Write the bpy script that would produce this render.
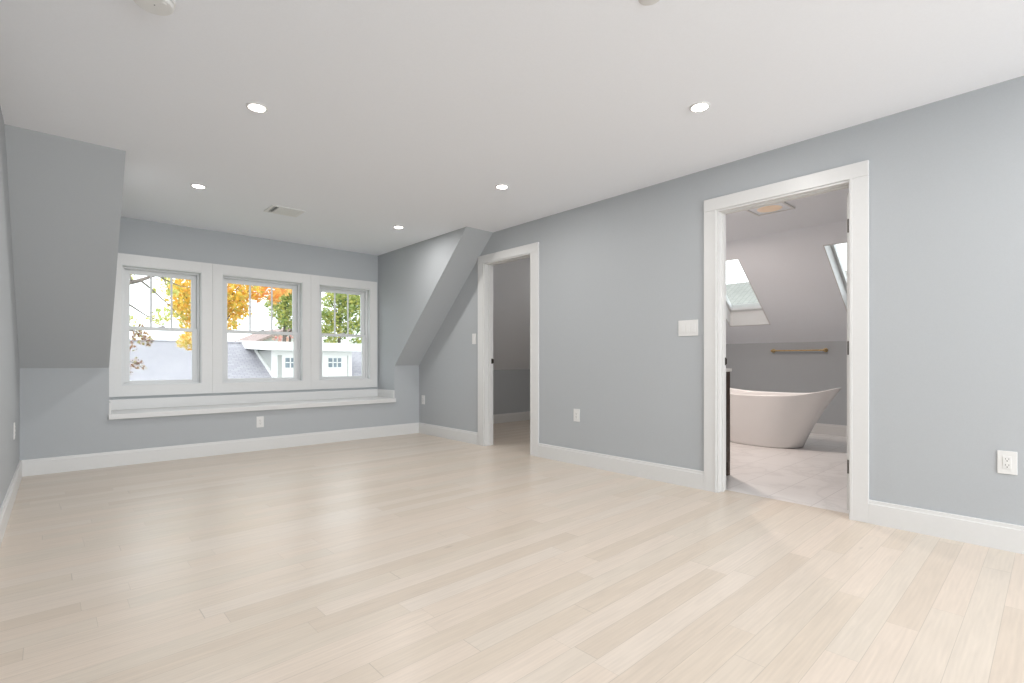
import bpy, bmesh, math, random
from mathutils import Vector, Matrix
random.seed(7)
for o in list(bpy.data.objects): bpy.data.objects.remove(o)
S = bpy.context.scene
C = S.collection
PI = math.pi

# ------------------------------------------------------------------ camera
F_PX, YAW, HORIZON = 503.579, 0.7325, 360.752
cd = bpy.data.cameras.new('camera'); cam = bpy.data.objects.new('camera', cd); C.objects.link(cam)
cd.sensor_width = 36; cd.lens = F_PX / 1024 * 36
cd.shift_y = (HORIZON - 341.5) / 1024
cd.clip_start = 0.02; cd.clip_end = 400
cam.location = (0, 0, 1); cam.rotation_euler = (PI/2, 0, -YAW)
S.camera = cam

# ------------------------------------------------------------------ sky and exposure
w = bpy.data.worlds.new('sky'); S.world = w; w.use_nodes = True
bg = w.node_tree.nodes['Background']
bg.inputs[0].default_value = (0.93, 0.97, 1.0, 1); bg.inputs[1].default_value = 2.35
S.view_settings.view_transform = 'Standard'; S.view_settings.look = 'None'
S.view_settings.gamma = 1; S.view_settings.use_curve_mapping = False
S.view_settings.exposure = 0.0

H = 2.4796                                   # ceiling height
XL, XR = -0.2532, 3.7215                     # left and right wall faces
YK, YW, YT, ZB = 6.067, 6.538, 4.4632, 0.9353  # knee wall, window wall, top of slope, foot of slope
CL, CR = 0.350, 3.3415                       # dormer cheeks
YB = -4.6                                    # wall behind the camera
XD = 3.84                                    # far face of the right wall

def area(name, loc, rot, sx, sy, power, col=(1, 1, 1), shape='RECTANGLE', parent=None, spread=PI):
    l = bpy.data.lights.new(name, 'AREA'); l.shape = shape; l.size = sx; l.size_y = sy
    l.energy = power; l.color = col; l.spread = spread
    o = bpy.data.objects.new(name, l); C.objects.link(o); o.location = loc; o.rotation_euler = rot
    if parent: o.parent = parent
    return o
# fill light added just inside the glazed wall behind the camera
area('rear_fill', (1.75, YB + 0.03, 1.30), (-PI/2, 0, PI), 3.2, 1.9, 172, (0.93, 0.97, 1.0))
DOWNLIGHT_W, DOWNLIGHT_COL = 8.2, (1.0, 0.97, 0.94)
bath_lamp = area('bathroom_lamp', (5.2, 2.9, H - 0.03), (0, 0, 0), 0.12, 0.12, 41, (1.0, 0.86, 0.775), 'DISK')
closet_fill = area('closet_fill', (5.3, 4.2, H - 0.03), (0, 0, 0), 0.12, 0.12, 9.5, (1.0, 0.93, 0.87), 'DISK')  # added fill without a fitting, brightens the closet slope and knee wall

def at(u, v, Y):
    "point of the plane y = Y seen at picture position u, v"
    a = (u - 512) / F_PX; b = (HORIZON - v) / F_PX
    s, c = math.sin(YAW), math.cos(YAW)
    d = Vector((s + a*c, c - a*s, b))
    return Vector((0, 0, 1)) + d * (Y / d.y)

# ------------------------------------------------------------------ materials
def mat(name, col=(0.8, 0.8, 0.8), rough=0.5, metal=0.0, emit=None, estr=0, spec=0.5):
    m = bpy.data.materials.new(name); m.use_nodes = True
    b = m.node_tree.nodes['Principled BSDF']
    b.inputs['Base Color'].default_value = (*col, 1); b.inputs['Roughness'].default_value = rough
    b.inputs['Metallic'].default_value = metal; b.inputs['Specular IOR Level'].default_value = spec
    if emit:
        b.inputs['Emission Color'].default_value = (*emit, 1); b.inputs['Emission Strength'].default_value = estr
    return m
def nd(m, t, **kw):
    n = m.node_tree.nodes.new(t)
    for k, v in kw.items(): setattr(n, k, v)
    return n
def lk(m, a, b): m.node_tree.links.new(a, b)
def val(m, op, a, b=None, c=None):
    n = nd(m, 'ShaderNodeMath', operation=op)
    for i, x in enumerate((a, b, c)):
        if x is None: continue
        if isinstance(x, (int, float)): n.inputs[i].default_value = x
        else: lk(m, x, n.inputs[i])
    return n.outputs[0]
def noisy(m, scale, amount, bump=0.0, dist=0.002, stretch=(1, 1, 1)):
    "gentle procedural variation of the base colour and a fine bump"
    b = m.node_tree.nodes['Principled BSDF']; col = tuple(b.inputs['Base Color'].default_value)
    g = nd(m, 'ShaderNodeNewGeometry'); mp = nd(m, 'ShaderNodeMapping'); mp.inputs['Scale'].default_value = stretch
    n = nd(m, 'ShaderNodeTexNoise'); n.inputs['Scale'].default_value = scale; n.inputs['Detail'].default_value = 4
    lk(m, g.outputs['Position'], mp.inputs[0]); lk(m, mp.outputs[0], n.inputs['Vector'])
    r = nd(m, 'ShaderNodeValToRGB')
    r.color_ramp.elements[0].position = 0.3; r.color_ramp.elements[1].position = 0.7
    r.color_ramp.elements[0].color = tuple(c*(1-amount) for c in col[:3]) + (1,)
    r.color_ramp.elements[1].color = tuple(min(1, c*(1+amount)) for c in col[:3]) + (1,)
    lk(m, n.outputs['Fac'], r.inputs[0]); lk(m, r.outputs[0], b.inputs['Base Color'])
    if bump:
        bp = nd(m, 'ShaderNodeBump'); bp.inputs['Strength'].default_value = bump; bp.inputs['Distance'].default_value = dist
        lk(m, n.outputs['Fac'], bp.inputs['Height']); lk(m, bp.outputs[0], b.inputs['Normal'])
    return m

WALL = noisy(mat('blue_grey_paint', (0.452, 0.474, 0.494), 0.6, spec=0.3), 160, 0.015, 0.05, 0.001)
CEIL = noisy(mat('ceiling_paint', (0.875, 0.897, 0.94), 0.8, spec=0.2), 120, 0.01, 0.04, 0.001)
TRIM = noisy(mat('white_trim_paint', (0.71, 0.71, 0.705), 0.35), 40, 0.008)
PLASTIC = noisy(mat('white_plastic', (0.76, 0.76, 0.75), 0.3), 60, 0.005)
VINYL = noisy(mat('white_vinyl', (0.68, 0.69, 0.695), 0.35), 60, 0.005)
BLACK = noisy(mat('dark_slot', (0.03, 0.03, 0.03), 0.5), 60, 0.1)
BRONZE = noisy(mat('dark_bronze', (0.045, 0.035, 0.03), 0.4, 0.7), 60, 0.15)
BRASS = noisy(mat('aged_brass', (0.50, 0.36, 0.18), 0.32, 0.9), 50, 0.15)
CHROME = noisy(mat('polished_steel', (0.75, 0.75, 0.76), 0.2, 1.0), 50, 0.05)
TUB = noisy(mat('white_acrylic', (0.86, 0.84, 0.83), 0.22), 10, 0.005)
ESPRESSO = noisy(mat('espresso_wood', (0.040, 0.022, 0.015), 0.45), 12, 0.35, stretch=(1, 1, 8))
QUARTZ = noisy(mat('white_quartz', (0.80, 0.79, 0.78), 0.25), 20, 0.03)
LAMP = mat('lamp_diffuser', (0.9, 0.9, 0.9), 0.5, emit=(1.0, 0.94, 0.87), estr=14)
WARM = mat('warm_diffuser', (0.75, 0.62, 0.5), 0.5, emit=(1.0, 0.70, 0.45), estr=0.20)

def wood_floor():
    m = mat('pale_oak_planks', (0.7, 0.6, 0.5), 0.36, spec=0.42); b = m.node_tree.nodes['Principled BSDF']
    g = nd(m, 'ShaderNodeNewGeometry'); mp = nd(m, 'ShaderNodeMapping')
    mp.inputs['Rotation'].default_value = (0, 0, -0.014)
    mp.inputs['Location'].default_value = (0, -0.044, 0)
    lk(m, g.outputs['Position'], mp.inputs[0])
    sx = nd(m, 'ShaderNodeSeparateXYZ'); lk(m, mp.outputs[0], sx.inputs[0])
    X, Y = sx.outputs[0], sx.outputs[1]
    W, L = 0.1, 1.15
    yr = val(m, 'DIVIDE', Y, W); row = val(m, 'FLOOR', yr); fy = val(m, 'FRACT', yr)
    wn = nd(m, 'ShaderNodeTexWhiteNoise', noise_dimensions='1D'); lk(m, row, wn.inputs['W'])
    xo = val(m, 'ADD', val(m, 'DIVIDE', X, L), val(m, 'MULTIPLY', wn.outputs['Value'], 7.3))
    # uneven plank lengths
    xw = val(m, 'ADD', xo, val(m, 'MULTIPLY', val(m, 'SINE', val(m, 'ADD', val(m, 'MULTIPLY', xo, 2.1), row)), 0.25))
    col_i = val(m, 'FLOOR', xw); fx = val(m, 'FRACT', xw)
    cb = nd(m, 'ShaderNodeCombineXYZ'); lk(m, row, cb.inputs[0]); lk(m, col_i, cb.inputs[1])
    w2 = nd(m, 'ShaderNodeTexWhiteNoise', noise_dimensions='2D'); lk(m, cb.outputs[0], w2.inputs['Vector'])
    ramp = nd(m, 'ShaderNodeValToRGB'); cr = ramp.color_ramp
    cr.elements[0].color = (0.62, 0.535, 0.45, 1); cr.elements[1].color = (0.68, 0.605, 0.53, 1)
    e = cr.elements.new(0.18); e.color = (0.635, 0.55, 0.46, 1)
    e = cr.elements.new(0.4); e.color = (0.65, 0.58, 0.50, 1)
    e = cr.elements.new(0.6); e.color = (0.665, 0.575, 0.49, 1)
    e = cr.elements.new(0.8); e.color = (0.68, 0.59, 0.505, 1)
    lk(m, w2.outputs['Value'], ramp.inputs[0])
    # grain along each plank
    gx = nd(m, 'ShaderNodeCombineXYZ')
    lk(m, val(m, 'ADD', X, val(m, 'MULTIPLY', w2.outputs['Value'], 31)), gx.inputs[0]); lk(m, Y, gx.inputs[1])
    gm = nd(m, 'ShaderNodeMapping'); gm.inputs['Scale'].default_value = (2.6, 34, 1); lk(m, gx.outputs[0], gm.inputs[0])
    n1 = nd(m, 'ShaderNodeTexNoise'); n1.inputs['Scale'].default_value = 1.6; n1.inputs['Detail'].default_value = 6; n1.inputs['Distortion'].default_value = 0.8
    lk(m, gm.outputs[0], n1.inputs['Vector'])
    gm2 = nd(m, 'ShaderNodeMapping'); gm2.inputs['Scale'].default_value = (1.2, 9, 1); lk(m, gx.outputs[0], gm2.inputs[0])
    wv = nd(m, 'ShaderNodeTexWave', wave_type='RINGS'); wv.inputs['Scale'].default_value = 2.2; wv.inputs['Distortion'].default_value = 5; wv.inputs['Detail'].default_value = 2
    lk(m, gm2.outputs[0], wv.inputs['Vector'])
    gr = val(m, 'ADD', val(m, 'MULTIPLY', n1.outputs['Fac'], 0.26), val(m, 'MULTIPLY', wv.outputs['Fac'], 0.03))
    gr = val(m, 'ADD', gr, 0.85)
    # knots
    km = nd(m, 'ShaderNodeMapping'); km.inputs['Scale'].default_value = (0.9, 2.2, 1); lk(m, gx.outputs[0], km.inputs[0])
    vo = nd(m, 'ShaderNodeTexVoronoi'); vo.inputs['Scale'].default_value = 1.3; lk(m, km.outputs[0], vo.inputs['Vector'])
    kn = val(m, 'SUBTRACT', 1.0, val(m, 'MULTIPLY', val(m, 'MAXIMUM', val(m, 'SUBTRACT', 0.045, vo.outputs['Distance']), 0.0), 6.0))
    # seams
    d = val(m, 'MINIMUM', fy, val(m, 'SUBTRACT', 1.0, fy))
    dx = val(m, 'MULTIPLY', val(m, 'MINIMUM', fx, val(m, 'SUBTRACT', 1.0, fx)), L / W)
    seam = val(m, 'MINIMUM', val(m, 'MULTIPLY', val(m, 'MINIMUM', d, dx), 1/0.014), 1.0)
    sf = val(m, 'ADD', val(m, 'MULTIPLY', seam, 0.30), 0.70)
    f = val(m, 'MULTIPLY', val(m, 'MULTIPLY', gr, sf), kn)
    mx = nd(m, 'ShaderNodeVectorMath', operation='SCALE'); lk(m, ramp.outputs[0], mx.inputs[0]); lk(m, f, mx.inputs['Scale'])
    lk(m, mx.outputs[0], b.inputs['Base Color'])
    lk(m, val(m, 'ADD', val(m, 'MULTIPLY', n1.outputs['Fac'], 0.08), 0.27), b.inputs['Roughness'])
    bp = nd(m, 'ShaderNodeBump'); bp.inputs['Strength'].default_value = 0.12; bp.inputs['Distance'].default_value = 0.001
    lk(m, seam, bp.inputs['Height']); lk(m, bp.outputs[0], b.inputs['Normal'])
    return m
def marble():
    m = mat('pale_marble_tile', (0.8, 0.8, 0.8), 0.28); b = m.node_tree.nodes['Principled BSDF']
    g = nd(m, 'ShaderNodeNewGeometry')
    n = nd(m, 'ShaderNodeTexNoise'); n.inputs['Scale'].default_value = 1.6; n.inputs['Detail'].default_value = 8; n.inputs['Distortion'].default_value = 1.4
    lk(m, g.outputs['Position'], n.inputs['Vector'])
    r = nd(m, 'ShaderNodeValToRGB'); cr = r.color_ramp
    cr.elements[0].position = 0.42; cr.elements[0].color = (0.78, 0.755, 0.745, 1)
    cr.elements[1].position = 0.60; cr.elements[1].color = (0.80, 0.78, 0.77, 1)
    e = cr.elements.new(0.49); e.color = (0.70, 0.68, 0.67, 1)
    e = cr.elements.new(0.52); e.color = (0.77, 0.75, 0.74, 1)
    lk(m, n.outputs['Fac'], r.inputs[0])
    bt = nd(m, 'ShaderNodeTexBrick'); bt.offset = 0.5; bt.inputs['Scale'].default_value = 1
    bt.inputs['Brick Width'].default_value = 0.60; bt.inputs['Row Height'].default_value = 0.30
    bt.inputs['Mortar Size'].default_value = 0.003; bt.inputs['Mortar'].default_value = (0.60, 0.58, 0.57, 1)
    lk(m, g.outputs['Position'], bt.inputs['Vector'])
    lk(m, r.outputs[0], bt.inputs['Color1']); lk(m, r.outputs[0], bt.inputs['Color2'])
    lk(m, bt.outputs['Color'], b.inputs['Base Color'])
    return m
def shingle(name, c1, c2, mort, row=0.16):
    m = mat(name, c1, 0.9, spec=0.1); b = m.node_tree.nodes['Principled BSDF']
    tc = nd(m, 'ShaderNodeTexCoord'); bt = nd(m, 'ShaderNodeTexBrick')
    bt.inputs['Scale'].default_value = 1; bt.inputs['Brick Width'].default_value = 0.32; bt.inputs['Row Height'].default_value = row
    bt.inputs['Mortar Size'].default_value = 0.012; bt.inputs['Color1'].default_value = (*c1, 1); bt.inputs['Color2'].default_value = (*c2, 1)
    bt.inputs['Mortar'].default_value = (*mort, 1)
    lk(m, tc.outputs['Object'], bt.inputs['Vector']); 
    n = nd(m, 'ShaderNodeTexNoise'); n.inputs['Scale'].default_value = 3; n.inputs['Detail'].default_value = 6
    mx = nd(m, 'ShaderNodeVectorMath', operation='SCALE'); lk(m, bt.outputs['Color'], mx.inputs[0])
    lk(m, val(m, 'ADD', val(m, 'MULTIPLY', n.outputs['Fac'], 0.5), 0.75), mx.inputs['Scale'])
    lk(m, mx.outputs[0], b.inputs['Base Color'])
    return m
def siding(name, col, step=0.12):
    m = mat(name, col, 0.7, spec=0.2); b = m.node_tree.nodes['Principled BSDF']
    g = nd(m, 'ShaderNodeNewGeometry'); s = nd(m, 'ShaderNodeSeparateXYZ'); lk(m, g.outputs['Position'], s.inputs[0])
    f = val(m, 'FRACT', val(m, 'DIVIDE', s.outputs[2], step))
    bp = nd(m, 'ShaderNodeBump'); bp.inputs['Distance'].default_value = 0.03; bp.inputs['Strength'].default_value = 0.6
    lk(m, val(m, 'SUBTRACT', 1.0, f), bp.inputs['Height']); lk(m, bp.outputs[0], b.inputs['Normal'])
    return m
def leafmat(name, cols):
    m = bpy.data.materials.new(name); m.use_nodes = True; nt = m.node_tree
    nt.nodes.remove(nt.nodes['Principled BSDF'])
    g = nd(m, 'ShaderNodeNewGeometry'); r = nd(m, 'ShaderNodeValToRGB'); cr = r.color_ramp; cr.interpolation = 'CONSTANT'
    cr.elements[0].color = (*cols[0], 1); cr.elements[1].position = 1/len(cols); cr.elements[1].color = (*cols[1], 1)
    for i, c in enumerate(cols[2:], 2):
        e = cr.elements.new(i/len(cols)); e.color = (*c, 1)
    lk(m, g.outputs['Random Per Island'], r.inputs[0])
    d = nd(m, 'ShaderNodeBsdfDiffuse'); t = nd(m, 'ShaderNodeBsdfTranslucent'); mx = nd(m, 'ShaderNodeMixShader'); mx.inputs[0].default_value = 0.5
    lk(m, r.outputs[0], d.inputs[0]); lk(m, r.outputs[0], t.inputs[0]); lk(m, d.outputs[0], mx.inputs[1]); lk(m, t.outputs[0], mx.inputs[2])
    lk(m, mx.outputs[0], nt.nodes['Material Output'].inputs[0])
    return m
def glass():
    m = bpy.data.materials.new('window_glass'); m.use_nodes = True; nt = m.node_tree
    nt.nodes.remove(nt.nodes['Principled BSDF'])
    t = nd(m, 'ShaderNodeBsdfTransparent'); t.inputs[0].default_value = (0.97, 0.985, 0.98, 1)
    g = nd(m, 'ShaderNodeBsdfGlossy'); g.inputs['Roughness'].default_value = 0.02
    lw = nd(m, 'ShaderNodeLayerWeight'); lw.inputs[0].default_value = 0.5
    fac = val(m, 'ADD', val(m, 'MULTIPLY', val(m, 'POWER', lw.outputs['Facing'], 5.0), 0.5), 0.004)
    mx = nd(m, 'ShaderNodeMixShader')
    lk(m, fac, mx.inputs[0]); lk(m, t.outputs[0], mx.inputs[1]); lk(m, g.outputs[0], mx.inputs[2])
    lk(m, mx.outputs[0], nt.nodes['Material Output'].inputs[0])
    return m
OAK = wood_floor(); MARBLE = marble(); GLASS = glass()

# ------------------------------------------------------------------ mesh helpers
class MB:
    def __init__(s): s.b = bmesh.new()
    def box(s, x0, x1, y0, y1, z0, z1, bev=0.0, mtx=None):
        vs = [s.b.verts.new(p) for p in ((x0,y0,z0),(x1,y0,z0),(x1,y1,z0),(x0,y1,z0),(x0,y0,z1),(x1,y0,z1),(x1,y1,z1),(x0,y1,z1))]
        fs = [s.b.faces.new([vs[i] for i in f]) for f in ((3,2,1,0),(4,5,6,7),(0,1,5,4),(1,2,6,5),(2,3,7,6),(3,0,4,7))]
        if bev:
            ed = list({e for f in fs for e in f.edges})
            r = bmesh.ops.bevel(s.b, geom=ed, offset=bev, segments=2, affect='EDGES', profile=0.5)
            vs = list({v for f in r['faces'] for v in f.verts} | {v for v in vs if v.is_valid})
        if mtx: bmesh.ops.transform(s.b, matrix=mtx, verts=[v for v in vs if v.is_valid])
        return s
    def prism(s, pts, axis, a, b):
        "polygon pts extruded along axis from a to b; pts are the two other coordinates in x,y,z order"
        def mk(p, t):
            q = list(p); q.insert('xyz'.index(axis), t); return s.b.verts.new(q)
        A = [mk(p, a) for p in pts]; B = [mk(p, b) for p in pts]; n = len(pts)
        fs = [s.b.faces.new(A), s.b.faces.new(B[::-1])]
        for i in range(n): fs.append(s.b.faces.new((A[i], B[i], B[(i+1) % n], A[(i+1) % n])))
        bmesh.ops.recalc_face_normals(s.b, faces=fs)
        return s
    def lathe(s, prof, n=48, mtx=None, cap=True):
        "profile of (radius, z) revolved about z"
        rings = []; new = []
        for r, z in prof:
            ring = [s.b.verts.new((r*math.cos(2*PI*i/n), r*math.sin(2*PI*i/n), z)) for i in range(n)] if r > 1e-6 else [s.b.verts.new((0,0,z))]
            rings.append(ring); new += ring
        for A, B in zip(rings, rings[1:]):
            for i in range(n):
                j = (i+1) % n
                if len(A) == 1 and len(B) == 1: continue
                if len(A) == 1: s.b.faces.new((A[0], B[j], B[i]))
                elif len(B) == 1: s.b.faces.new((A[i], A[j], B[0]))
                else: s.b.faces.new((A[i], A[j], B[j], B[i]))
        if mtx: bmesh.ops.transform(s.b, matrix=mtx, verts=new)
        return s
    def tube(s, pts, rad, n=8):
        pts = [Vector(p) for p in pts]
        if isinstance(rad, (int, float)): rad = [rad]*len(pts)
        rings = []
        for i, p in enumerate(pts):
            t = (pts[min(i+1, len(pts)-1)] - pts[max(i-1, 0)]).normalized()
            a = t.cross(Vector((0, 0, 1)) if abs(t.z) < 0.9 else Vector((1, 0, 0))).normalized(); b2 = t.cross(a)
            rings.append([s.b.verts.new(p + (a*math.cos(2*PI*k/n) + b2*math.sin(2*PI*k/n))*rad[i]) for k in range(n)])
        for A, B in zip(rings, rings[1:]):
            for k in range(n): s.b.faces.new((A[k], A[(k+1) % n], B[(k+1) % n], B[k]))
        s.b.faces.new(rings[0][::-1]); s.b.faces.new(rings[-1])
        return s
    def build(s, name, m, parent=None, smooth=False, loc=None):
        bmesh.ops.recalc_face_normals(s.b, faces=s.b.faces)
        me = bpy.data.meshes.new(name); s.b.to_mesh(me); s.b.free()
        o = bpy.data.objects.new(name, me); C.objects.link(o); me.materials.append(m)
        if smooth:
            me.polygons.foreach_set('use_smooth', [True]*len(me.polygons))
            try: me.set_sharp_from_angle(angle=math.radians(40))
            except Exception: pass
        if parent: o.parent = parent
        if loc: o.location = loc
        return o
def struct(o, label, cat='structure'):
    o['kind'] = 'structure'; o['label'] = label; o['category'] = cat; return o
def thing(name, label, cat, loc=(0, 0, 0), rot=(0, 0, 0), group=None, kind=None):
    o = bpy.data.objects.new(name, None); C.objects.link(o); o.location = loc; o.rotation_euler = rot
    o.empty_display_size = 0.1
    o['label'] = label; o['category'] = cat
    if group: o['group'] = group
    if kind: o['kind'] = kind
    return o
def tag(o, label, cat, group=None):
    o['label'] = label; o['category'] = cat
    if group: o['group'] = group
    return o

# ------------------------------------------------------------------ room shell
def sz(y): return H - (y - YT) * (H - ZB) / (YK - YT)      # underside of the slope at y
b = MB().box(XL-0.12, XD, YB-0.12, YK+0.1, -0.12, 0).box(XD, 6.72, 3.80, 6.25, -0.12, 0)
struct(b.build('floor', OAK), 'pale oak plank floor', 'floor')
struct(MB().box(XL-0.12, XD, YB-0.12, YT, H, H+0.12).box(CL-0.1, CR+0.1, YT, YW+0.12, H, H+0.12).build('ceiling', CEIL), 'flat white ceiling of the room', 'ceiling')
struct(MB().prism([(YB-0.12, 0), (YK+0.1, 0), (YK+0.1, sz(YK+0.1)), (YT, H), (YB-0.12, H)], 'x', XL-0.12, XL).build('wall_left', WALL), 'narrow sliver of blue grey wall at far left', 'wall')
# wall behind the camera: wide glazed opening
wb = MB().box(XL-0.12, XD, YB-0.12, YB, 0, 0.35).box(XL-0.12, XD, YB-0.12, YB, 2.25, H)
wb.box(XL-0.12, 0.15, YB-0.12, YB, 0.35, 2.25).box(3.35, XD, YB-0.12, YB, 0.35, 2.25)
struct(wb.build('wall_behind', WALL), 'blue grey wall behind the camera around a wide window', 'wall')
# far knee wall with the two side pieces under the slopes
k = MB().box(XL, XR, YK, YK+0.1, 0, 0.447).box(XL, CL-0.1, YK, YK+0.1, 0.447, ZB).box(CR+0.1, XR, YK, YK+0.1, 0.447, ZB)
struct(k.build('wall_far', WALL), 'low blue grey knee wall under the window ledge', 'wall')
off = 0.16
def slope(x0, x1, name, lab):
    return struct(MB().prism([(YT, H), (YK, ZB), (YK+off*0.7, ZB+off*0.7), (YT+off*0.7, H+off*0.7)], 'x', x0, x1).build(name, WALL), lab, 'sloped ceiling')
slope(XL, CL-0.1, 'wall_slope_left', 'blue grey sloped ceiling left of the window dormer')
slope(CR+0.1, XR, 'wall_slope_right', 'narrow blue grey sloped ceiling right of the window dormer')
ck = [(YT, H), (YK, ZB), (YK, 0.447), (YW+0.12, 0.447), (YW+0.12, H)]
struct(MB().prism(ck, 'x', CL-0.1, CL).build('wall_cheek_left', WALL), 'left cheek of the window dormer', 'wall')
struct(MB().prism(ck, 'x', CR, CR+0.1).build('wall_cheek_right', WALL), 'right cheek of the window dormer running up the slope', 'wall')
# window wall with three openings
WZ0, WZ1 = 0.742, 1.992
WIN = [(0.475, 1.189), (1.392, 2.297), (2.506, 3.218)]
ww = MB().box(CL, CR, YW, YW+0.18, 0.447, WZ0).box(CL, CR, YW, YW+0.18, WZ1, H)
xs = [CL] + [x for p in WIN for x in p] + [CR]
for i in range(0, 8, 2): ww.box(xs[i], xs[i+1], YW, YW+0.18, WZ0, WZ1)
struct(ww.build('wall_window', WALL), 'blue grey dormer wall around the three windows', 'wall')
# right wall with two door openings
D2 = (0.934, 1.805); D1 = (3.825, 4.616); DZ = 2.144
r = MB()
r.box(XR, XD, YB, D2[0], 0, H).box(XR, XD, D2[1], D1[0], 0, H)
r.box(XR, XD, D2[0], D2[1], DZ, H).box(XR, XD, D1[0], YT, DZ, H)
r.prism([(YT, DZ), (D1[1], DZ), (D1[1], sz(D1[1])), (YT, H)], 'x', XR, XD)
r.prism([(D1[1], 0), (YK+0.1, 0), (YK+0.1, sz(YK+0.1)), (D1[1], sz(D1[1]))], 'x', XR, XD)
struct(r.build('wall_right', WALL), 'long blue grey right wall with the two doorways', 'wall')

# baseboards: flat board with a small moulded cap
BH = 0.1425
def base_prof(sgn, x):      # cross-section against the face x, board on side sgn
    t = 0.018
    return [(x, 0), (x+sgn*t, 0), (x+sgn*t, BH-0.022), (x+sgn*(t-0.004), BH-0.019), (x+sgn*(t-0.005), BH-0.002), (x+sgn*(t-0.007), BH), (x, BH)]
struct(MB().prism(base_prof(1, XL), 'y', YB, YK).build('baseboard_left', TRIM), 'white baseboard along the left wall', 'baseboard')
struct(MB().prism(base_prof(-1, YK), 'x', XL+0.01, XR-0.01).build('baseboard_far', TRIM), 'white baseboard under the windows', 'baseboard')
br = MB()
for y0, y1 in ((YB, 0.837), (1.902, 3.71), (4.722, YK)): br.prism(base_prof(-1, XR), 'y', y0, y1)
struct(br.build('baseboard_right', TRIM), 'white baseboard along the right wall', 'baseboard')

# window ledge and upstand
lg = MB().box(CL-0.006, CR+0.003, YK-0.037, YK, 0.447, 0.497, 0.004).box(CL, CR, YK, YW, 0.447, 0.497)
lg.box(CL, CR, YW-0.016, YW, 0.497, 0.603, 0.002).box(CL, CL+0.016, YK, YW-0.016, 0.497, 0.603, 0.002).box(CR-0.016, CR, YK, YW-0.016, 0.497, 0.603, 0.002)
struct(lg.build('trim_1', TRIM), 'long white window ledge with low upstand', 'ledge')
# casing round the triple window
cs = MB(); YF = YW - 0.02
seams = [1.294, 2.399]
cx0, cx1 = CL+0.004, CR-0.022
edges = [cx0] + seams + [cx1]
for i, (a, c) in enumerate(WIN):
    x0, x1 = edges[i] + (0.0004 if i else 0), edges[i+1] - (0.0004 if i < 2 else 0)
    cs.box(x0, a, YF, YW, 0.632, 2.103, 0.0015).box(c, x1, YF, YW, 0.632, 2.103, 0.0015)
    cs.box(a, c, YF, YW, WZ1, 2.103).box(a, c, YF, YW, 0.632, WZ0)
struct(cs.build('trim_2', TRIM), 'wide flat white casing around the three windows', 'casing')

def ring(mb, x0, x1, y0, y1, z0, z1, l, rr, bt, tp, bev=0.0):
    mb.box(x0, x0+l, y0, y1, z0, z1, bev).box(x1-rr, x1, y0, y1, z0, z1, bev)
    mb.box(x0+l, x1-rr, y0, y1, z0, z0+bt).box(x0+l, x1-rr, y0, y1, z1-tp, z1)
def window(n, x0, x1, lab):
    t = thing('window_%d' % n, lab, 'window', (0, 0, 0), kind='structure')
    V = YW + 0.055
    f = MB(); ring(f, x0, x1, YW-0.012, YW+0.17, WZ0, WZ1, 0.010, 0.010, 0.010, 0.010)
    ring(f, x0+0.010, x1-0.010, V, YW+0.17, WZ0+0.010, WZ1-0.010, 0.020, 0.020, 0.018, 0.020, 0.002)
    f.build('window_frame', VINYL, t)
    a, c = x0+0.030, x1-0.030; zm = 1.345
    lo = MB(); ring(lo, a, c, V+0.016, V+0.046, WZ0+0.028, zm+0.018, 0.046, 0.046, 0.020, 0.036, 0.003)
    lo = lo.build('lower_sash', VINYL, t)
    MB().box(a+0.042, c-0.042, V+0.029, V+0.034, WZ0+0.044, zm-0.016).build('glass_pane', GLASS, lo)
    m = (a+c)/2
    MB().box(m-0.03, m+0.03, V+0.020, V+0.040, zm+0.018, zm+0.026, 0.003).box(m-0.008, m+0.026, V+0.018, V+0.032, zm+0.026, zm+0.036, 0.003).build('sash_lock', VINYL, lo)
    up = MB(); ring(up, a, c, V+0.052, V+0.082, zm-0.018, WZ1-0.030, 0.050, 0.050, 0.036, 0.046, 0.003)
    up = up.build('upper_sash', VINYL, t)
    MB().box(a+0.046, c-0.046, V+0.065, V+0.070, zm+0.016, WZ1-0.074).build('glass_pane', GLASS, up)
    for q in (1, 2):
        x = a+0.050 + (c-a-0.100)*q/3
        MB().box(x-0.009, x+0.009, V+0.058, V+0.076, zm+0.016, WZ1-0.074, 0.002).build('muntin', VINYL, up)
window(1, *WIN[0], 'left double-hung window showing a grey roof and yellow leaves')
window(2, *WIN[1], 'wide middle double-hung window with orange leaves above')
window(3, *WIN[2], 'right double-hung window filled with green leaves')
# window in the wall behind the camera
t = thing('window_4', 'wide glazed window in the wall behind the camera', 'window', (0, 0, 0), kind='structure')
f = MB(); ring(f, 0.15, 3.35, YB-0.1, YB+0.012, 0.35, 2.25, 0.06, 0.06, 0.06, 0.06)
for x in (1.2, 2.25): f.box(x-0.03, x+0.03, YB-0.09, YB-0.02, 0.41, 2.19)
f.build('window_frame', VINYL, t)
MB().box(0.2, 3.3, YB-0.062, YB-0.056, 0.4, 2.2).build('glass_pane', GLASS, t)

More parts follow.
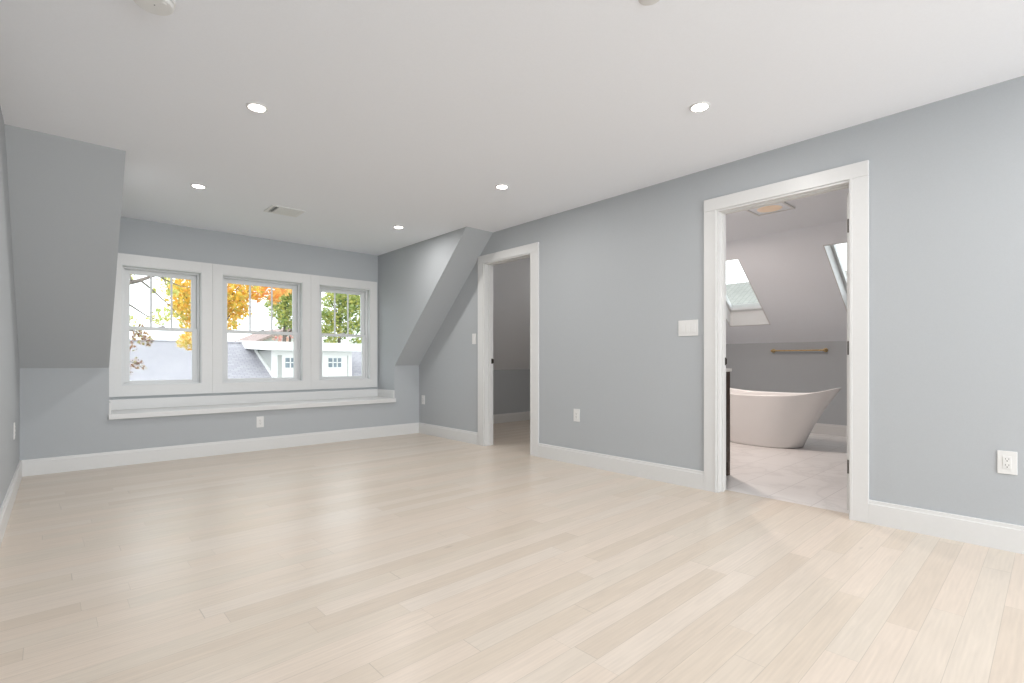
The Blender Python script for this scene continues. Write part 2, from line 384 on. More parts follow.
# ------------------------------------------------------------------ doorways
def doorway(n, y0, y1, lab):
    t = thing('door_%d' % n, lab, 'doorway', (0, 0, 0), kind='structure')
    F0 = XR - 0.018; w = 0.097 if n == 2 else 0.113
    c = MB()
    c.box(F0, XR, y0-w, y0, 0, DZ, 0.002).box(F0, XR, y1, y1+w, 0, DZ, 0.002).box(F0-0.002, XR, y0-w, y1+w, DZ, 2.237, 0.002)
    # inner bead
    c.box(F0-0.003, F0+0.002, y0-0.012, y0, 0, DZ+0.012).box(F0-0.003, F0+0.002, y1, y1+0.012, 0, DZ+0.012).box(F0-0.003, F0+0.002, y0, y1, DZ, DZ+0.012)
    c.build('casing', TRIM, t)
    c = MB().box(XD, XD+0.018, y0-0.09, y0-0.012, 0, DZ).box(XD, XD+0.018, y1+0.012, y1+0.09, 0, DZ).box(XD, XD+0.018, y0-0.09, y1+0.09, DZ, DZ+0.10)
    c.build('rear_casing', TRIM, t)
    j = MB()
    j.box(XR-0.0175, XD, y0, y0+0.007, 0, DZ, 0.001).box(XR-0.01, XD, y1-0.014, y1, 0, DZ, 0.001).box(XR-0.01, XD, y0+0.007, y1-0.014, DZ-0.014, DZ, 0.001)
    j.build('jamb', TRIM, t)
    s = MB(); a, e = XD-0.075, XD-0.040
    s.box(a, e, y0+0.007, y0+0.012, 0, DZ-0.014).box(a, e, y1-0.024, y1-0.014, 0, DZ-0.014).box(a, e, y0+0.012, y1-0.024, DZ-0.020, DZ-0.014)
    s.build('door_stop', TRIM, t)
    p = MB().box(XD-0.036, XD-0.006, y1-0.0165, y1-0.014, 0.965, 1.025).box(XD-0.008, XD+0.004, y1-0.020, y1-0.012, 0.972, 1.018, 0.002)
    p.build('strike_plate', BRONZE, t)
    return t
doorway(1, *D1, 'narrow white cased doorway to the dim closet')
t2 = doorway(2, *D2, 'wide white cased doorway to the bathroom')
# open bathroom door, hinged on the near jamb, swung into the bathroom
lf = MB(); dy0, dy1 = 0.9445, 0.9905
lf.box(XD+0.05, XD+0.75, dy0+0.006, dy1-0.006, 0.03, 2.09)
for (xa, xb) in ((0.012, 0.12), (0.68, 0.79)): lf.box(XD+xa, XD+xb, dy0, dy1, 0.018, 2.10, 0.002)
for (za, zb) in ((0.018, 0.24), (0.98, 1.13), (1.96, 2.10)): lf.box(XD+0.12, XD+0.68, dy0, dy1, za, zb, 0.002)
leaf = lf.build('door_leaf', TRIM, t2)
for z in (1.886, 1.084, 0.305):
    h = MB().box(XD+0.008, XD+0.0125, dy0+0.004, dy1-0.004, z-0.045, z+0.045, 0.002)
    h.lathe([(0, -0.047), (0.006, -0.047), (0.006, 0.047), (0, 0.047)], 12, Matrix.Translation((XD+0.004, dy0+0.006, z)))
    h.build('hinge', BRONZE, leaf)
kn = MB()
for s_ in (-1, 1):
    M = Matrix.Translation((XD+0.73, (dy0+dy1)/2 + s_*0.0175, 0.99)) @ Matrix.Rotation(-s_*PI/2, 4, 'X')
    kn.lathe([(0, 0), (0.03, 0), (0.03, 0.006), (0.011, 0.010), (0.011, 0.035), (0.026, 0.045), (0.028, 0.06), (0.018, 0.07), (0, 0.072)], 24, M)
kn.build('door_knob', BRONZE, leaf, smooth=True)

# ------------------------------------------------------------------ bathroom shell
BX, BZ, BT = 7.74, 1.26, 6.165          # far knee wall, its height, where the slope meets the ceiling
BY0, BY1 = 0.25, 3.72
bm_ = (H - BZ) / (BT - BX)
def bz(x): return BZ + bm_ * (x - BX)
struct(MB().box(XD, BX+0.1, BY0-0.1, BY1+0.08, -0.12, 0).build('floor_bathroom', MARBLE), 'pale marble tile floor of the bathroom', 'floor')
struct(MB().box(BX, BX+0.1, BY0-0.1, BY1+0.1, 0, BZ).build('wall_bathroom_far', WALL), 'grey bathroom wall behind the bathtub', 'wall')
side = [(XD, 0), (BX+0.1, 0), (BX+0.1, BZ), (BT, H), (XD, H)]
struct(MB().prism(side, 'y', BY0-0.1, BY0).build('wall_bathroom_near', WALL), 'near side wall of the bathroom', 'wall')
struct(MB().prism(side, 'y', BY1, BY1+0.08).build('wall_bathroom_partition', WALL), 'partition between bathroom and closet', 'wall')
struct(MB().box(XD, BT+0.1, BY0-0.1, BY1+0.08, H, H+0.12).build('ceiling_bathroom', CEIL), 'flat ceiling of the bathroom', 'ceiling')
SK = [(2.825, 3.40), (1.30, 1.876)]; SX0, SX1 = 6.395, 7.42
sl = MB()
def sq(x0, x1, y0, y1): sl.prism([(x0, bz(x0)), (x1, bz(x1)), (x1, bz(x1)+0.22), (x0, bz(x0)+0.22)], 'y', y0, y1)
sq(BT, SX0, BY0-0.1, BY1+0.08); sq(SX1, BX+0.1, BY0-0.1, BY1+0.08)
for y0, y1 in ((BY0-0.1, SK[1][0]), (SK[1][1], SK[0][0]), (SK[0][1], BY1+0.08)): sq(SX0, SX1, y0, y1)
struct(sl.build('ceiling_slope', CEIL), 'sloped white bathroom ceiling with skylights', 'sloped ceiling')
for n, (y0, y1) in enumerate(SK):
    t = thing('window_%d' % (5+n), ['skylight over the bathtub showing a roof', 'skylight half hidden behind the door frame'][n], 'skylight', (0, 0, 0), kind='structure')
    e = 0.012
    ln = MB()
    for (ya, yb) in ((y0, y0+e), (y1-e, y1)):
        ln.prism([(SX0, bz(SX0)-0.002), (SX1, bz(SX1)-0.002), (SX1, bz(SX1)+0.20), (SX0, bz(SX0)+0.20)], 'y', ya, yb)
    for (xa, xb) in ((SX0, SX0+e), (SX1-e, SX1)):
        ln.prism([(xa, bz(xa)-0.002), (xb, bz(xb)-0.002), (xb, bz(xb)+0.20), (xa, bz(xa)+0.20)], 'y', y0+e, y1-e)
    ln.build('shaft_lining', TRIM, t)
    fr = MB(); q = 0.045
    def slab(mb, xa, xb, ya, yb, o0, o1): mb.prism([(xa, bz(xa)+o0), (xb, bz(xb)+o0), (xb, bz(xb)+o1), (xa, bz(xa)+o1)], 'y', ya, yb)
    slab(fr, SX0, SX1, y0, y0+q, 0.20, 0.28); slab(fr, SX0, SX1, y1-q, y1, 0.20, 0.28)
    slab(fr, SX0, SX0+q, y0+q, y1-q, 0.20, 0.28); slab(fr, SX1-q, SX1, y0+q, y1-q, 0.20, 0.28)
    fr.build('skylight_frame', VINYL, t)
    g = MB(); slab(g, SX0+q, SX1-q, y0+q, y1-q, 0.235, 0.243); g.build('glass_pane', GLASS, t)
struct(MB().prism(base_prof(-1, BX), 'y', BY0, BY1).build('baseboard_bathroom', TRIM), 'white baseboard behind the bathtub', 'baseboard')

# ------------------------------------------------------------------ closet shell
KY = 6.15; KZ = sz(KY)
struct(MB().box(XD, 6.72, KY, KY+0.1, 0, KZ).build('wall_closet_far', WALL), 'grey knee wall in the closet', 'wall')
struct(MB().prism([(BY1+0.08, 0), (KY+0.1, 0), (KY+0.1, KZ), (YT, H), (BY1+0.08, H)], 'x', 6.60, 6.72).build('wall_closet_side', WALL), 'end wall of the closet', 'wall')
struct(MB().prism([(YT, H), (KY+0.1, sz(KY+0.1)), (KY+0.1, sz(KY+0.1)+0.16), (YT, H+0.16)], 'x', XD, 6.72).build('ceiling_closet_slope', CEIL), 'sloped pale ceiling of the closet', 'sloped ceiling')
struct(MB().box(XD, 6.72, BY1+0.08, YT, H, H+0.12).build('ceiling_closet', CEIL), 'flat ceiling of the closet', 'ceiling')
struct(MB().prism(base_prof(-1, KY), 'x', XD, 6.60).build('baseboard_closet', TRIM), 'white baseboard in the closet', 'baseboard')

# ------------------------------------------------------------------ outlets and switches (built facing -X, then turned)
def outlet(loc, rz, lab):
    t = thing('wall_outlet', lab, 'outlet', loc, (0, 0, rz), 'white wall outlets')
    MB().box(-0.006, 0, -0.038, 0.038, -0.061, 0.061, 0.002).build('cover_plate', PLASTIC, t)
    rc = MB().box(-0.0085, -0.005, -0.0165, 0.0165, -0.033, 0.033, 0.0008).build('receptacle', PLASTIC, t)
    sl_ = MB()
    for z in (-0.016, 0.016):
        sl_.box(-0.0092, -0.0080, -0.0075, -0.0055, z, z+0.008).box(-0.0092, -0.0080, 0.0055, 0.0075, z, z+0.007)
        sl_.lathe([(0, 0), (0.0026, 0), (0.0026, 0.0012), (0, 0.0012)], 12, Matrix.Translation((-0.0092, 0, z-0.007)) @ Matrix.Rotation(PI/2, 4, 'Y'))
    sl_.build('slots', BLACK, rc)
    return t
outlet((XR, 0.228, 0.463), 0, 'white duplex outlet on right wall nearest the camera, right of bathroom door')
outlet((XR, 3.20, 0.473), 0, 'white outlet on right wall between the two doorways')
outlet((XR, 5.958, 0.464), 0, 'white outlet on right wall near the far corner, beyond the closet doorway')
outlet((1.670, YK, 0.317), PI/2, 'white outlet on knee wall centred under the window ledge')
outlet((XL, 5.31, 0.474), PI, 'white outlet on the left wall seen nearly edge-on')
def switch(loc, gangs, lab):
    t = thing('light_switch', lab, 'light switch', loc, group='white rocker light switches')
    hw = 0.0385 + 0.023*(gangs-1)
    MB().box(-0.006, 0, -hw, hw, -0.063, 0.063, 0.002).build('cover_plate', PLASTIC, t)
    for g in range(gangs):
        y = (g - (gangs-1)/2) * 0.046
        MB().box(-0.0075, -0.005, y-0.017, y+0.017, -0.034, 0.034).prism([(-0.0075, -0.032), (-0.0115, -0.032), (-0.0078, 0.032), (-0.0075, 0.032)], 'y', y-0.0155, y+0.0155).build('rocker', PLASTIC, t)
switch((XR, 2.040, 1.26), 3, 'wide white three-rocker switch plate left of the bathroom doorway')
switch((XR, 4.815, 1.264), 1, 'single white switch plate left of the closet doorway')

# ------------------------------------------------------------------ ceiling fittings
def downlight(x, y, lab):
    t = thing('recessed_light', lab, 'ceiling light', (x, y, H), group='recessed ceiling lights')
    MB().lathe([(0.045, 0.0), (0.045, -0.006), (0.052, -0.008), (0.058, -0.004), (0.058, 0.0), (0.045, 0.0)], 40).build('trim_ring', PLASTIC, t, smooth=True)
    MB().lathe([(0, -0.004), (0.045, -0.004), (0.045, 0.0), (0, 0.0)], 40).build('diffuser', LAMP, t)
    area('lamp', (0, 0, -0.012), (0, 0, 0), 0.085, 0.085, DOWNLIGHT_W, DOWNLIGHT_COL, 'DISK', t)
downlight(0.859, 3.18, 'lit round recessed ceiling light nearest the smoke detector')
downlight(0.878, 4.945, 'lit round recessed ceiling light just left of the ceiling vent')
downlight(2.796, 3.236, 'lit round recessed ceiling light above between closet and bathroom doorways')
downlight(2.792, 4.981, 'lit round recessed ceiling light farthest away, beside the dormer slope')
downlight(2.775, 1.449, 'lit round recessed ceiling light closest to the bathroom doorway')
for x, y in ((0.86, 1.449), (0.86, -0.35), (2.79, -0.35), (0.86, -1.9), (2.79, -1.9), (0.86, -3.5), (2.79, -3.5)):
    downlight(x, y, 'lit round recessed ceiling light outside the view, behind or above the camera')

v = thing('ceiling_vent', 'white rectangular metal ceiling vent with slats near the windows', 'vent', (1.655, 5.195, H))
f = MB(); hx, hy = 0.155, 0.135
for (a0, a1, b0, b1) in ((-hx, hx, -hy, -hy+0.03), (-hx, hx, hy-0.03, hy), (-hx, -hx+0.03, -hy+0.03, hy-0.03), (hx-0.03, hx, -hy+0.03, hy-0.03)):
    f.box(a0, a1, b0, b1, -0.008, 0, 0.002)
f.build('vent_frame', PLASTIC, v)
MB().box(-hx+0.02, hx-0.02, -hy+0.02, hy-0.02, -0.0015, -0.0003).build('vent_throat', BLACK, v)
for i in range(12):
    x = -hx+0.038 + i*0.0213
    M = Matrix.Translation((x, 0, -0.008)) @ Matrix.Rotation(math.radians(88 if i < 2 else 12), 4, 'Y')
    w_ = 0.006 if i < 2 else 0.009
    MB().box(-w_, w_, -hy+0.03, hy-0.03, -0.0008, 0.0008, mtx=M).build('slat', PLASTIC, v)

d = thing('smoke_detector', 'round white smoke detector on ceiling at the top left edge', 'smoke detector', (0.283, 2.487, H))
MB().lathe([(0, 0), (0.074, 0), (0.076, -0.008), (0.074, -0.016), (0.065, -0.019), (0.064, -0.021), (0.071, -0.023), (0.070, -0.034), (0.066, -0.038), (0.030, -0.040), (0, -0.040)], 56).build('housing', PLASTIC, d, smooth=True)
gr = MB()
for i in range(28):
    M = Matrix.Rotation(2*PI*i/28, 4, 'Z')
    gr.box(0.0635, 0.0655, -0.003, 0.003, -0.0215, -0.0192, mtx=M)
gr.build('sensing_slots', noisy(mat('grey_plastic', (0.55, 0.55, 0.55), 0.5), 50, 0.05), d)
MB().lathe([(0, -0.0412), (0.010, -0.0410), (0.011, -0.039), (0, -0.039)], 24, Matrix.Translation((0.03, -0.035, 0))).build('test_button', PLASTIC, d)
MB().lathe([(0, -0.0408), (0.0025, -0.0406), (0.0025, -0.039), (0, -0.039)], 12, Matrix.Translation((0.004, -0.004, 0))).build('indicator_light', BLACK, d)
s = thing('sprinkler_cover', 'small round white sprinkler cover just entering the top edge', 'sprinkler', (1.787, 1.148, H))
MB().lathe([(0, 0), (0.042, 0), (0.042, -0.004), (0.036, -0.007), (0, -0.007)], 32).build('cover_disc', PLASTIC, s, smooth=True)
MB().lathe([(0.040, 0), (0.046, 0), (0.046, -0.0025), (0.040, -0.0025), (0.040, 0)], 32).build('gap_ring', TRIM, s)

# ------------------------------------------------------------------ bathroom things
def tub():
    t = thing('bathtub', 'white freestanding slipper bathtub with raised end', 'bathtub', (6.35, 2.49, 0))
    N = 96
    def ringpts(a, bw, zf, sc=1.0):
        out = []
        for i in range(N):
            th = 2*PI*i/N; c, s_ = math.cos(th), math.sin(th); p = 2/2.25
            y = a*math.copysign(abs(c)**p, c); x = bw*math.copysign(abs(s_)**p, s_)
            rim = 0.600 + 0.100*abs(c)**2.6
            out.append(Vector((x, y, zf(rim))))
        return out
    mb = MB(); bm = mb.b; levels = []
    A = lambda u: 0.415 + 0.385*(0.72*u + 0.28*u**2.2) if u > 0 else 0.415
    B = lambda u: 0.285 + 0.105*(1.25*u - 0.25*u*u)
    levels.append(ringpts(0.40, 0.272, lambda r: 0.0))
    for u in (0.012, 0.05, 0.12, 0.2, 0.3, 0.4, 0.5, 0.6, 0.7, 0.8, 0.88, 0.95, 0.985, 1.0):
        levels.append(ringpts(A(u), B(u), lambda r, u=u: u*r))
    levels.append(ringpts(A(1)-0.006, B(1)-0.006, lambda r: r+0.005))
    levels.append(ringpts(A(1)-0.016, B(1)-0.016, lambda r: r+0.004))
    for u in (0.98, 0.9, 0.75, 0.6, 0.45, 0.32, 0.25):
        levels.append(ringpts(A(u)-0.024, B(u)-0.024, lambda r, u=u: max(u*r, 0.15)))
    levels.append(ringpts(0.36, 0.22, lambda r: 0.135)); levels.append(ringpts(0.15, 0.1, lambda r: 0.13))
    R = [[bm.verts.new(p) for p in L] for L in levels]
    for P, Q in zip(R, R[1:]):
        for i in range(N): bm.faces.new((P[i], P[(i+1) % N], Q[(i+1) % N], Q[i]))
    bm.faces.new(R[0][::-1]); bm.faces.new(R[-1])
    o = mb.build('basin', TUB, t); o.data.polygons.foreach_set('use_smooth', [True]*len(o.data.polygons))
    MB().lathe([(0, 0.131), (0.03, 0.131), (0.032, 0.136), (0, 0.138)], 24).build('drain', CHROME, t)
tub()
vt = thing('bathroom_vanity', 'dark brown bathroom vanity with white countertop, only its edge showing', 'vanity', (3.86, 2.0, 0))
vb = MB().box(0, 0.505, 0, 0.018, 0.12, 0.905).box(0, 0.505, 1.182, 1.20, 0.12, 0.905).box(0, 0.012, 0.018, 1.182, 0.12, 0.905)
vb.box(0, 0.505, 0.018, 1.182, 0.12, 0.14).box(0, 0.505, 0.018, 1.182, 0.885, 0.905).box(0.48, 0.505, 0.018, 1.182, 0.14, 0.885)
vb.build('body', ESPRESSO, vt)
for x0, y0 in ((0, 0), (0.455, 0), (0, 1.15), (0.455, 1.15)): MB().box(x0, x0+0.05, y0, y0+0.05, 0, 0.12, 0.002).build('leg', ESPRESSO, vt)
MB().box(-0.018, 0.530, -0.006, 1.212, 0.905, 0.933, 0.002).build('countertop', QUARTZ, vt)
for y0 in (0.02, 0.605):
    for z0, z1 in ((0.15, 0.39), (0.40, 0.64), (0.65, 0.88)):
        dr = MB().box(0.505, 0.520, y0, y0+0.575, z0, z1, 0.003).build('drawer', ESPRESSO, vt)
        zc = z1-0.075
        MB().tube([(0.520, y0+0.03, zc), (0.545, y0+0.03, zc), (0.545, y0+0.545, zc), (0.520, y0+0.545, zc)], 0.005, 10).build('pull', CHROME, dr)

tw = thing('towel_bar', 'aged brass towel bar on grey wall above the bathtub', 'towel bar', (BX, 2.57, 1.144))
MB().tube([(-0.065, -0.335, 0), (-0.065, 0.335, 0)], 0.0105, 20).build('rail', BRASS, tw, smooth=True)
for y in (-0.335, 0.335):
    M = Matrix.Translation((0, y, 0)) @ Matrix.Rotation(-PI/2, 4, 'Y')
    MB().lathe([(0, 0), (0.028, 0), (0.028, 0.008), (0.014, 0.014), (0.012, 0.045), (0.017, 0.052), (0.018, 0.074), (0.013, 0.082), (0, 0.084)], 28, M).build('bracket', BRASS, tw, smooth=True)
fn = thing('exhaust_fan', 'white bathroom ceiling fan with warm lit centre', 'exhaust fan', (5.12, 1.96, H))
MB().box(-0.16, 0.16, -0.175, -0.155, -0.014, 0, 0.003).box(-0.16, 0.16, 0.155, 0.175, -0.014, 0, 0.003).box(-0.16, -0.14, -0.155, 0.155, -0.014, 0, 0.003).box(0.14, 0.16, -0.155, 0.155, -0.014, 0, 0.003).build('surround', PLASTIC, fn)
MB().box(-0.14, 0.14, -0.155, 0.155, -0.006, 0).build('backing', CEIL, fn)
MB().lathe([(0, -0.016), (0.08, -0.015), (0.105, -0.011), (0.11, -0.006), (0, -0.006)], 40).build('lamp_lens', WARM, fn, smooth=True)

# ------------------------------------------------------------------ outside: neighbouring houses
SHG = shingle('grey_shingles', (0.44, 0.43, 0.46), (0.38, 0.37, 0.41), (0.30, 0.29, 0.32))
SHR = shingle('red_brown_shingles', (0.50, 0.40, 0.38), (0.46, 0.36, 0.34), (0.25, 0.18, 0.17))
SHT = shingle('weathered_green_grey_shingles', (0.36, 0.36, 0.335), (0.33, 0.335, 0.31), (0.29, 0.29, 0.275))
SIDE = siding('grey_clapboard', (0.50, 0.51, 0.49)); SIDEW = siding('white_clapboard', (0.75, 0.75, 0.73))
EXT = noisy(mat('white_exterior_trim', (0.84, 0.84, 0.82), 0.5), 5, 0.02)
PANE = noisy(mat('dark_window_glass', (0.25, 0.30, 0.34), 0.1), 3, 0.2)
BARK = noisy(mat('bark', (0.20, 0.17, 0.15), 0.9), 12, 0.3)
GRASS = noisy(mat('grass', (0.10, 0.16, 0.05), 0.9), 2, 0.3)
struct(MB().box(-80, 110, 8, 140, -7.2, -7).box(9, 110, -60, 8, -7.2, -7).build('ground', GRASS), 'lawn far below the windows', 'ground')

RZ, RY, EZ, EY = 1.97, 30.0, -1.65, 22.0
hs = thing('neighbour_house', 'house with large grey shingle roof and white dormer outside the windows', 'house', (0, 0, 0))
def roofz(y): return RZ - (RY - y) * (RZ - EZ) / (RY - EY)
MB().prism([(EY-0.3, roofz(EY-0.3)), (RY, RZ), (2*RY-EY+0.3, roofz(EY-0.3)), (2*RY-EY+0.3, roofz(EY-0.3)-0.25), (RY, RZ-0.25), (EY-0.3, roofz(EY-0.3)-0.25)], 'x', -9, 17).build('roof', SHG, hs)
MB().prism([(EY, -7), (2*RY-EY, -7), (2*RY-EY, roofz(EY)-0.2), (RY, RZ-0.22), (EY, roofz(EY)-0.2)], 'x', -8.6, 16.6).build('walls', SIDE, hs)
MB().box(-9, 17, RY-0.12, RY+0.12, RZ-0.03, RZ+0.05).build('ridge_cap', SHG, hs)
DX0, DX1, DY = 7.76, 11.72, 26.0; DF = 1.50
dm = MB().prism([(DY, roofz(DY)-0.1), (DY, DF), (RY-0.3, DF), (RY-0.3, roofz(RY-0.3)-0.1)], 'x', DX0, DX1).build('dormer_walls', SIDE, hs)
MB().prism([(DY-0.45, DF), (DY-0.45, DF+0.42), (RY+1.0, DF+0.62), (RY+1.0, DF+0.2)], 'x', DX0-0.45, DX1+0.45).build('dormer_roof', EXT, hs)
# gutter return, corner boards and the skirt board along the shingles
cbm = MB()
for x in (DX0-0.02, DX1-0.18): cbm.box(x, x+0.20, DY-0.04, DY+0.02, roofz(DY)-0.05, DF)
cbm.box(DX0-0.04, DX0, DY, DY+0.22, roofz(DY)-0.05, DF)
cbm.prism([(DY-0.1, roofz(DY-0.1)), (DY-0.1, roofz(DY-0.1)+0.2), (RY-0.5, roofz(RY-0.5)+0.2), (RY-0.5, roofz(RY-0.5))], 'x', DX0-0.06, DX0-0.002)
cbm.box(DX0, DX1, DY-0.05, DY+0.02, DF-0.22, DF)
cbm.build('corner_boards', EXT, hs)
for (xa, xb) in ((8.30, 8.98), (10.45, 11.13)):
    cw = 0.15 if xa < 9 else 0.34
    MB().box(xa-cw, xb+cw, DY-0.06, DY+0.01, 0.0, 1.28).build('dormer_window_casing', EXT, hs)
    pn = MB().box(xa, xb, DY-0.08, DY-0.05, 0.66, 1.14).build('dormer_window', PANE, hs)
    mu = MB().box(xa, xb, DY-0.11, DY-0.075, 0.885, 0.935)
    for q in (1, 2): mu.box(xa+(xb-xa)*q/3-0.025, xa+(xb-xa)*q/3+0.025, DY-0.11, DY-0.075, 0.66, 1.14)
    mu.build('window_muntins', EXT, pn)
    MB().box(xa, xb, DY-0.09, DY-0.05, 0.10, 0.60).build('window_lower_panel', EXT, hs)

h2 = thing('neighbour_house', 'distant house with red brown roof behind the dormer house', 'house', (0, 0, 0))
MB().prism([(11.5, -7), (22.5, -7), (22.5, 1.6), (17, 4.1), (11.5, 1.6)], 'y', 52, 62).build('walls', SIDEW, h2)
MB().prism([(11.0, 1.55), (17, 4.35), (23.0, 1.55), (23.0, 1.3), (17, 4.1), (11.0, 1.3)], 'y', 51.6, 62.4).build('roof', SHR, h2)
MB().box(15.9, 16.7, 51.95, 52, 1.2, 2.6).box(17.3, 18.1, 51.95, 52, 1.2, 2.6).build('gable_windows', PANE, h2)

h3 = thing('neighbour_house', 'house with weathered roof seen through the bathroom skylight', 'house', (0, 0, 0))
MB().prism([(13, -7), (21, -7), (21, 1.1), (17, 3.42), (13, 1.1)], 'y', 2.0, 14).build('walls', SIDEW, h3)
MB().prism([(12.6, 1.07), (17, 3.62), (21.4, 1.07), (21.4, 0.84), (17, 3.39), (12.6, 0.84)], 'y', 1.6, 14.4).build('roof', SHT, h3)
MB().prism([(12.6, 1.04), (17, 3.59), (17, 3.74), (12.6, 1.19)], 'y', 8.6, 8.75).build('roof_trim', EXT, h3)
MB().tube([(16.2, 6.55, 2.9), (16.2, 6.55, 3.6)], 0.07, 12).build('vent_pipe', EXT, h3)

# ------------------------------------------------------------------ outside: trees
MAPLE = [(0, -0.5), (0.08, -0.12), (0.42, -0.28), (0.34, 0.0), (0.52, 0.2), (0.2, 0.2), (0.0, 0.55), (-0.2, 0.2), (-0.52, 0.2), (-0.34, 0.0), (-0.42, -0.28), (-0.08, -0.12)]
def foliage(clusters, size, mname, parent, m):
    bm = bmesh.new()
    for (c, r, n) in clusters:
        for _ in range(int(n*2.2)):
            while True:
                p = Vector((random.uniform(-1, 1), random.uniform(-1, 1), random.uniform(-1, 1)))
                if p.length < 1: break
            q = c + Vector((p.x*r[0], p.y*r[1], p.z*r[2]))
            s_ = size*random.uniform(0.6, 1.25)
            R = Matrix.Rotation(random.uniform(0, 2*PI), 3, 'Z') @ Matrix.Rotation(random.uniform(0.2, 1.5), 3, 'X') @ Matrix.Rotation(random.uniform(0, 2*PI), 3, 'Z')
            vs = [bm.verts.new(q + R @ Vector((x*s_, y*s_, abs(x)*0.25*s_))) for x, y in MAPLE]
            cen = bm.verts.new(q)
            for i in range(len(vs)): bm.faces.new((cen, vs[i], vs[(i+1) % len(vs)]))
    me = bpy.data.meshes.new(mname); bm.to_mesh(me); bm.free(); me.materials.append(m)
    o = bpy.data.objects.new(mname, me); C.objects.link(o); o.parent = parent; return o
def R3(r, d=1.0): return (r, r*d, r)
YEL = leafmat('yellow_orange_leaves', [(0.92, 0.62, 0.12), (0.95, 0.74, 0.18), (0.86, 0.52, 0.14), (0.92, 0.80, 0.30), (0.64, 0.58, 0.18), (0.95, 0.70, 0.20)])
ORG = leafmat('orange_leaves', [(0.90, 0.50, 0.18), (0.92, 0.60, 0.22), (0.86, 0.42, 0.18), (0.94, 0.70, 0.28)])
GRN = leafmat('green_leaves', [(0.44, 0.54, 0.22), (0.58, 0.64, 0.28), (0.28, 0.38, 0.19), (0.74, 0.73, 0.36), (0.50, 0.60, 0.26)])
BRN = leafmat('brown_leaves', [(0.38, 0.20, 0.12), (0.48, 0.30, 0.14), (0.30, 0.15, 0.10), (0.46, 0.40, 0.16)])
LGR = leafmat('yellow_green_leaves', [(0.66, 0.66, 0.24), (0.48, 0.56, 0.20), (0.78, 0.72, 0.28)])
RED = leafmat('pink_red_leaves', [(0.88, 0.50, 0.46), (0.90, 0.62, 0.50), (0.82, 0.42, 0.42)])

# yellow maple between the houses
Y0 = 15.0
tm = thing('maple_tree', 'yellow orange maple tree outside the left and middle windows', 'tree', (0, 0, 0))
base = at(212, 360, Y0); base.z = -7
fork = Vector((base.x, Y0, 1.6))
MB().tube([base, Vector((base.x+0.05, Y0, -2)), fork, Vector((base.x-0.1, Y0, 3.0)), Vector((base.x+0.1, Y0, 4.6))], [0.24, 0.19, 0.13, 0.08, 0.03], 12).build('trunk', BARK, tm)
for tgt in ((180, 290), (186, 322), (168, 300), (236, 296), (250, 274), (268, 270), (232, 318), (215, 270), (192, 338)):
    p = at(*tgt, Y0+random.uniform(-0.5, 0.5)); s0 = fork + Vector((0, 0, random.uniform(-0.2, 0.8)))
    mid = (s0+p)/2 + Vector((0, 0, 0.15))
    MB().tube([s0, mid, p], [0.022, 0.013, 0.005], 6).build('branch', BARK, tm)
cl = []
for (u, v_, r, n) in ((188, 282, .42, 120), (184, 297, .40, 120), (189, 311, .36, 100), (178, 306, .22, 30), (192, 325, .28, 60), (191, 340, .26, 55), (184, 343, .16, 20), (172, 288, .28, 30),
                      (234, 289, .42, 130), (231, 306, .40, 120), (238, 300, .36, 90), (230, 320, .30, 70), (243, 312, .2, 25), (210, 300, .6, 140), (208, 275, .7, 140), (250, 288, .34, 80), (195, 262, .6, 90), (235, 265, .6, 90)):
    cl.append((at(u, v_, Y0 + random.uniform(-0.4, 0.4)), R3(r, 1.6), n))
foliage(cl, 0.12, 'yellow_foliage', tm, YEL)
cl = []
for (u, v_, r, n) in ((262, 285, .36, 80), (272, 291, .28, 60), (283, 287, .28, 50), (257, 296, .2, 30), (275, 300, .14, 14), (270, 270, .5, 70)):
    cl.append((at(u, v_, Y0 + random.uniform(-0.4, 0.4)), R3(r, 1.6), n))
foliage(cl, 0.12, 'orange_foliage', tm, ORG)
foliage([(at(180, 300, Y0), R3(.25, 1.5), 30), (at(176, 290, Y0), R3(.2, 1.5), 16), (at(184, 318, Y0), R3(.2, 1.5), 14)], 0.12, 'green_yellow_foliage', tm, LGR)

# nearly bare tree on the left with a few brown leaves
Y1 = 12.0
tb = thing('bare_tree', 'dark branches with a few brown leaves in the left window', 'tree', (0, 0, 0))
bb = at(104, 300, Y1)
MB().tube([Vector((bb.x, Y1, -7)), Vector((bb.x, Y1, -1)), Vector((bb.x, Y1, 2.4)), Vector((bb.x-0.2, Y1, 5))], [0.22, 0.17, 0.10, 0.03], 12).build('trunk', BARK, tb)
T = Vector((bb.x, Y1, 0))
def br_(pts, r0, r1, z0=None):
    P = [at(u, v_, Y1 + 0.15*i) for i, (u, v_) in enumerate(pts)]
    if z0 is not None: P = [Vector((bb.x, Y1, z0))] + P
    n = len(P); MB().tube(P, [r0 + (r1-r0)*i/(n-1) for i in range(n)], 7).build('branch', BARK, tb)
br_([(127, 283), (138, 281), (150, 277), (160, 274), (172, 271)], 0.055, 0.012, 2.3)
br_([(140, 280), (150, 288), (160, 297), (170, 306), (178, 315)], 0.020, 0.006)
br_([(127, 303), (136, 309), (147, 316), (158, 320)], 0.022, 0.006, 2.1)
br_([(158, 276), (168, 281), (180, 286), (192, 288)], 0.014, 0.005)
br_([(162, 275), (166, 284), (170, 292)], 0.012, 0.004)
br_([(127, 330), (135, 331), (143, 336), (148, 342)], 0.018, 0.005, 1.5)
br_([(127, 361), (136, 363), (144, 369)], 0.016, 0.005, 0.8)
br_([(131, 280), (130, 274), (134, 268)], 0.014, 0.005)
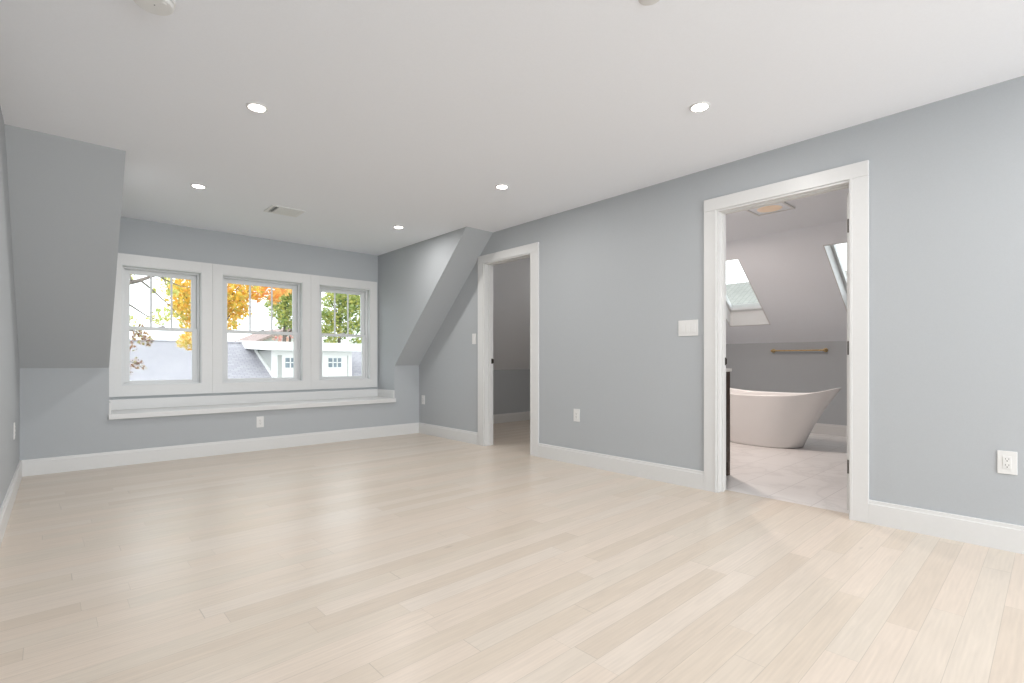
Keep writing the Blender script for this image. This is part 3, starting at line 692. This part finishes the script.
foliage([(at(u, v_, Y1+0.3), R3(r, 1.5), n) for u, v_, r, n in ((141, 335, .16, 26), (146, 341, .12, 20), (138, 330, .12, 12), (130, 348, .13, 14), (131, 362, .13, 14), (140, 366, .1, 12), (130, 372, .07, 6))], 0.075, 'brown_foliage', tb, BRN)
foliage([(at(u, v_, Y1+0.3), R3(r, 1.5), n) for u, v_, r, n in ((158, 317, .20, 34), (166, 314, .14, 18), (130, 322, .12, 10), (165, 280, .13, 14), (172, 292, .12, 12), (154, 291, .06, 5), (130, 276, .08, 6))], 0.08, 'green_foliage', tb, LGR)

# green trees behind the house
def green_tree(base_u, Y, clus, lab, m2=None):
    t = thing('leafy_tree', lab, 'tree', (0, 0, 0), group='green trees behind the house')
    b0 = at(base_u, 330, Y)
    MB().tube([Vector((b0.x, Y, -7)), Vector((b0.x, Y, 1)), Vector((b0.x+0.2, Y, 4)), Vector((b0.x, Y, 7))], [0.24, 0.17, 0.10, 0.03], 12).build('trunk', BARK, t)
    for (u, v_, r, n) in clus[::2]:
        p = at(u, v_, Y); s0 = Vector((b0.x+0.05, Y, max(0.5, p.z-1.5)))
        MB().tube([s0, (s0+p)/2 + Vector((0, 0, 0.2)), p], [0.09, 0.05, 0.02], 6).build('branch', BARK, t)
    foliage([(at(u, v_, Y+random.uniform(-0.8, 0.8)), R3(r, 1.5), int(n*1.35)) for u, v_, r, n in clus], 0.26, 'green_foliage', t, GRN)
    if m2: foliage([(at(u+random.uniform(-4, 4), v_, Y-0.8), R3(r*0.8, 1.2), n//3) for u, v_, r, n in clus], 0.26, 'yellow_green_foliage', t, m2)
green_tree(283, 41, [(290, 292, .95, 150), (280, 298, .85, 110), (292, 308, .9, 130), (277, 312, .7, 70), (284, 322, .6, 50), (294, 324, .5, 30), (270, 303, .45, 26), (305, 300, 1.1, 140), (306, 320, .9, 100), (288, 280, 1.0, 110)],
           'green leafy tree in the upper right of the middle window', LGR)
green_tree(338, 42, [(330, 300, .8, 70), (338, 294, .8, 90), (350, 296, 1.0, 150), (358, 306, .9, 130), (345, 312, .9, 130), (334, 318, .8, 100), (325, 314, .55, 50), (324, 330, .75, 80), (338, 332, .9, 110), (352, 328, .8, 90), (360, 322, .7, 60), (345, 280, 1.0, 100), (366, 295, 1.1, 120), (330, 343, .6, 60), (356, 342, .6, 50), (372, 320, 1.1, 120)],
           'dense green tree filling the right window', LGR)
tr = thing('red_tree', 'small pink red tree above the dormer roof in the middle window', 'tree', (0, 0, 0))
b0 = at(290, 330, 46)
MB().tube([Vector((b0.x, 46, -7)), Vector((b0.x, 46, 0)), Vector((b0.x, 46, 3.6))], [0.25, 0.2, 0.06], 10).build('trunk', BARK, tr)
foliage([(at(290, 327, 46), R3(.5), 14), (at(284, 338, 46), R3(.6), 12), (at(276, 340, 46), R3(.5), 8), (at(294, 337, 46), R3(.7), 16), (at(288, 346, 46), R3(1.2), 30)], 0.3, 'red_foliage', tr, RED)
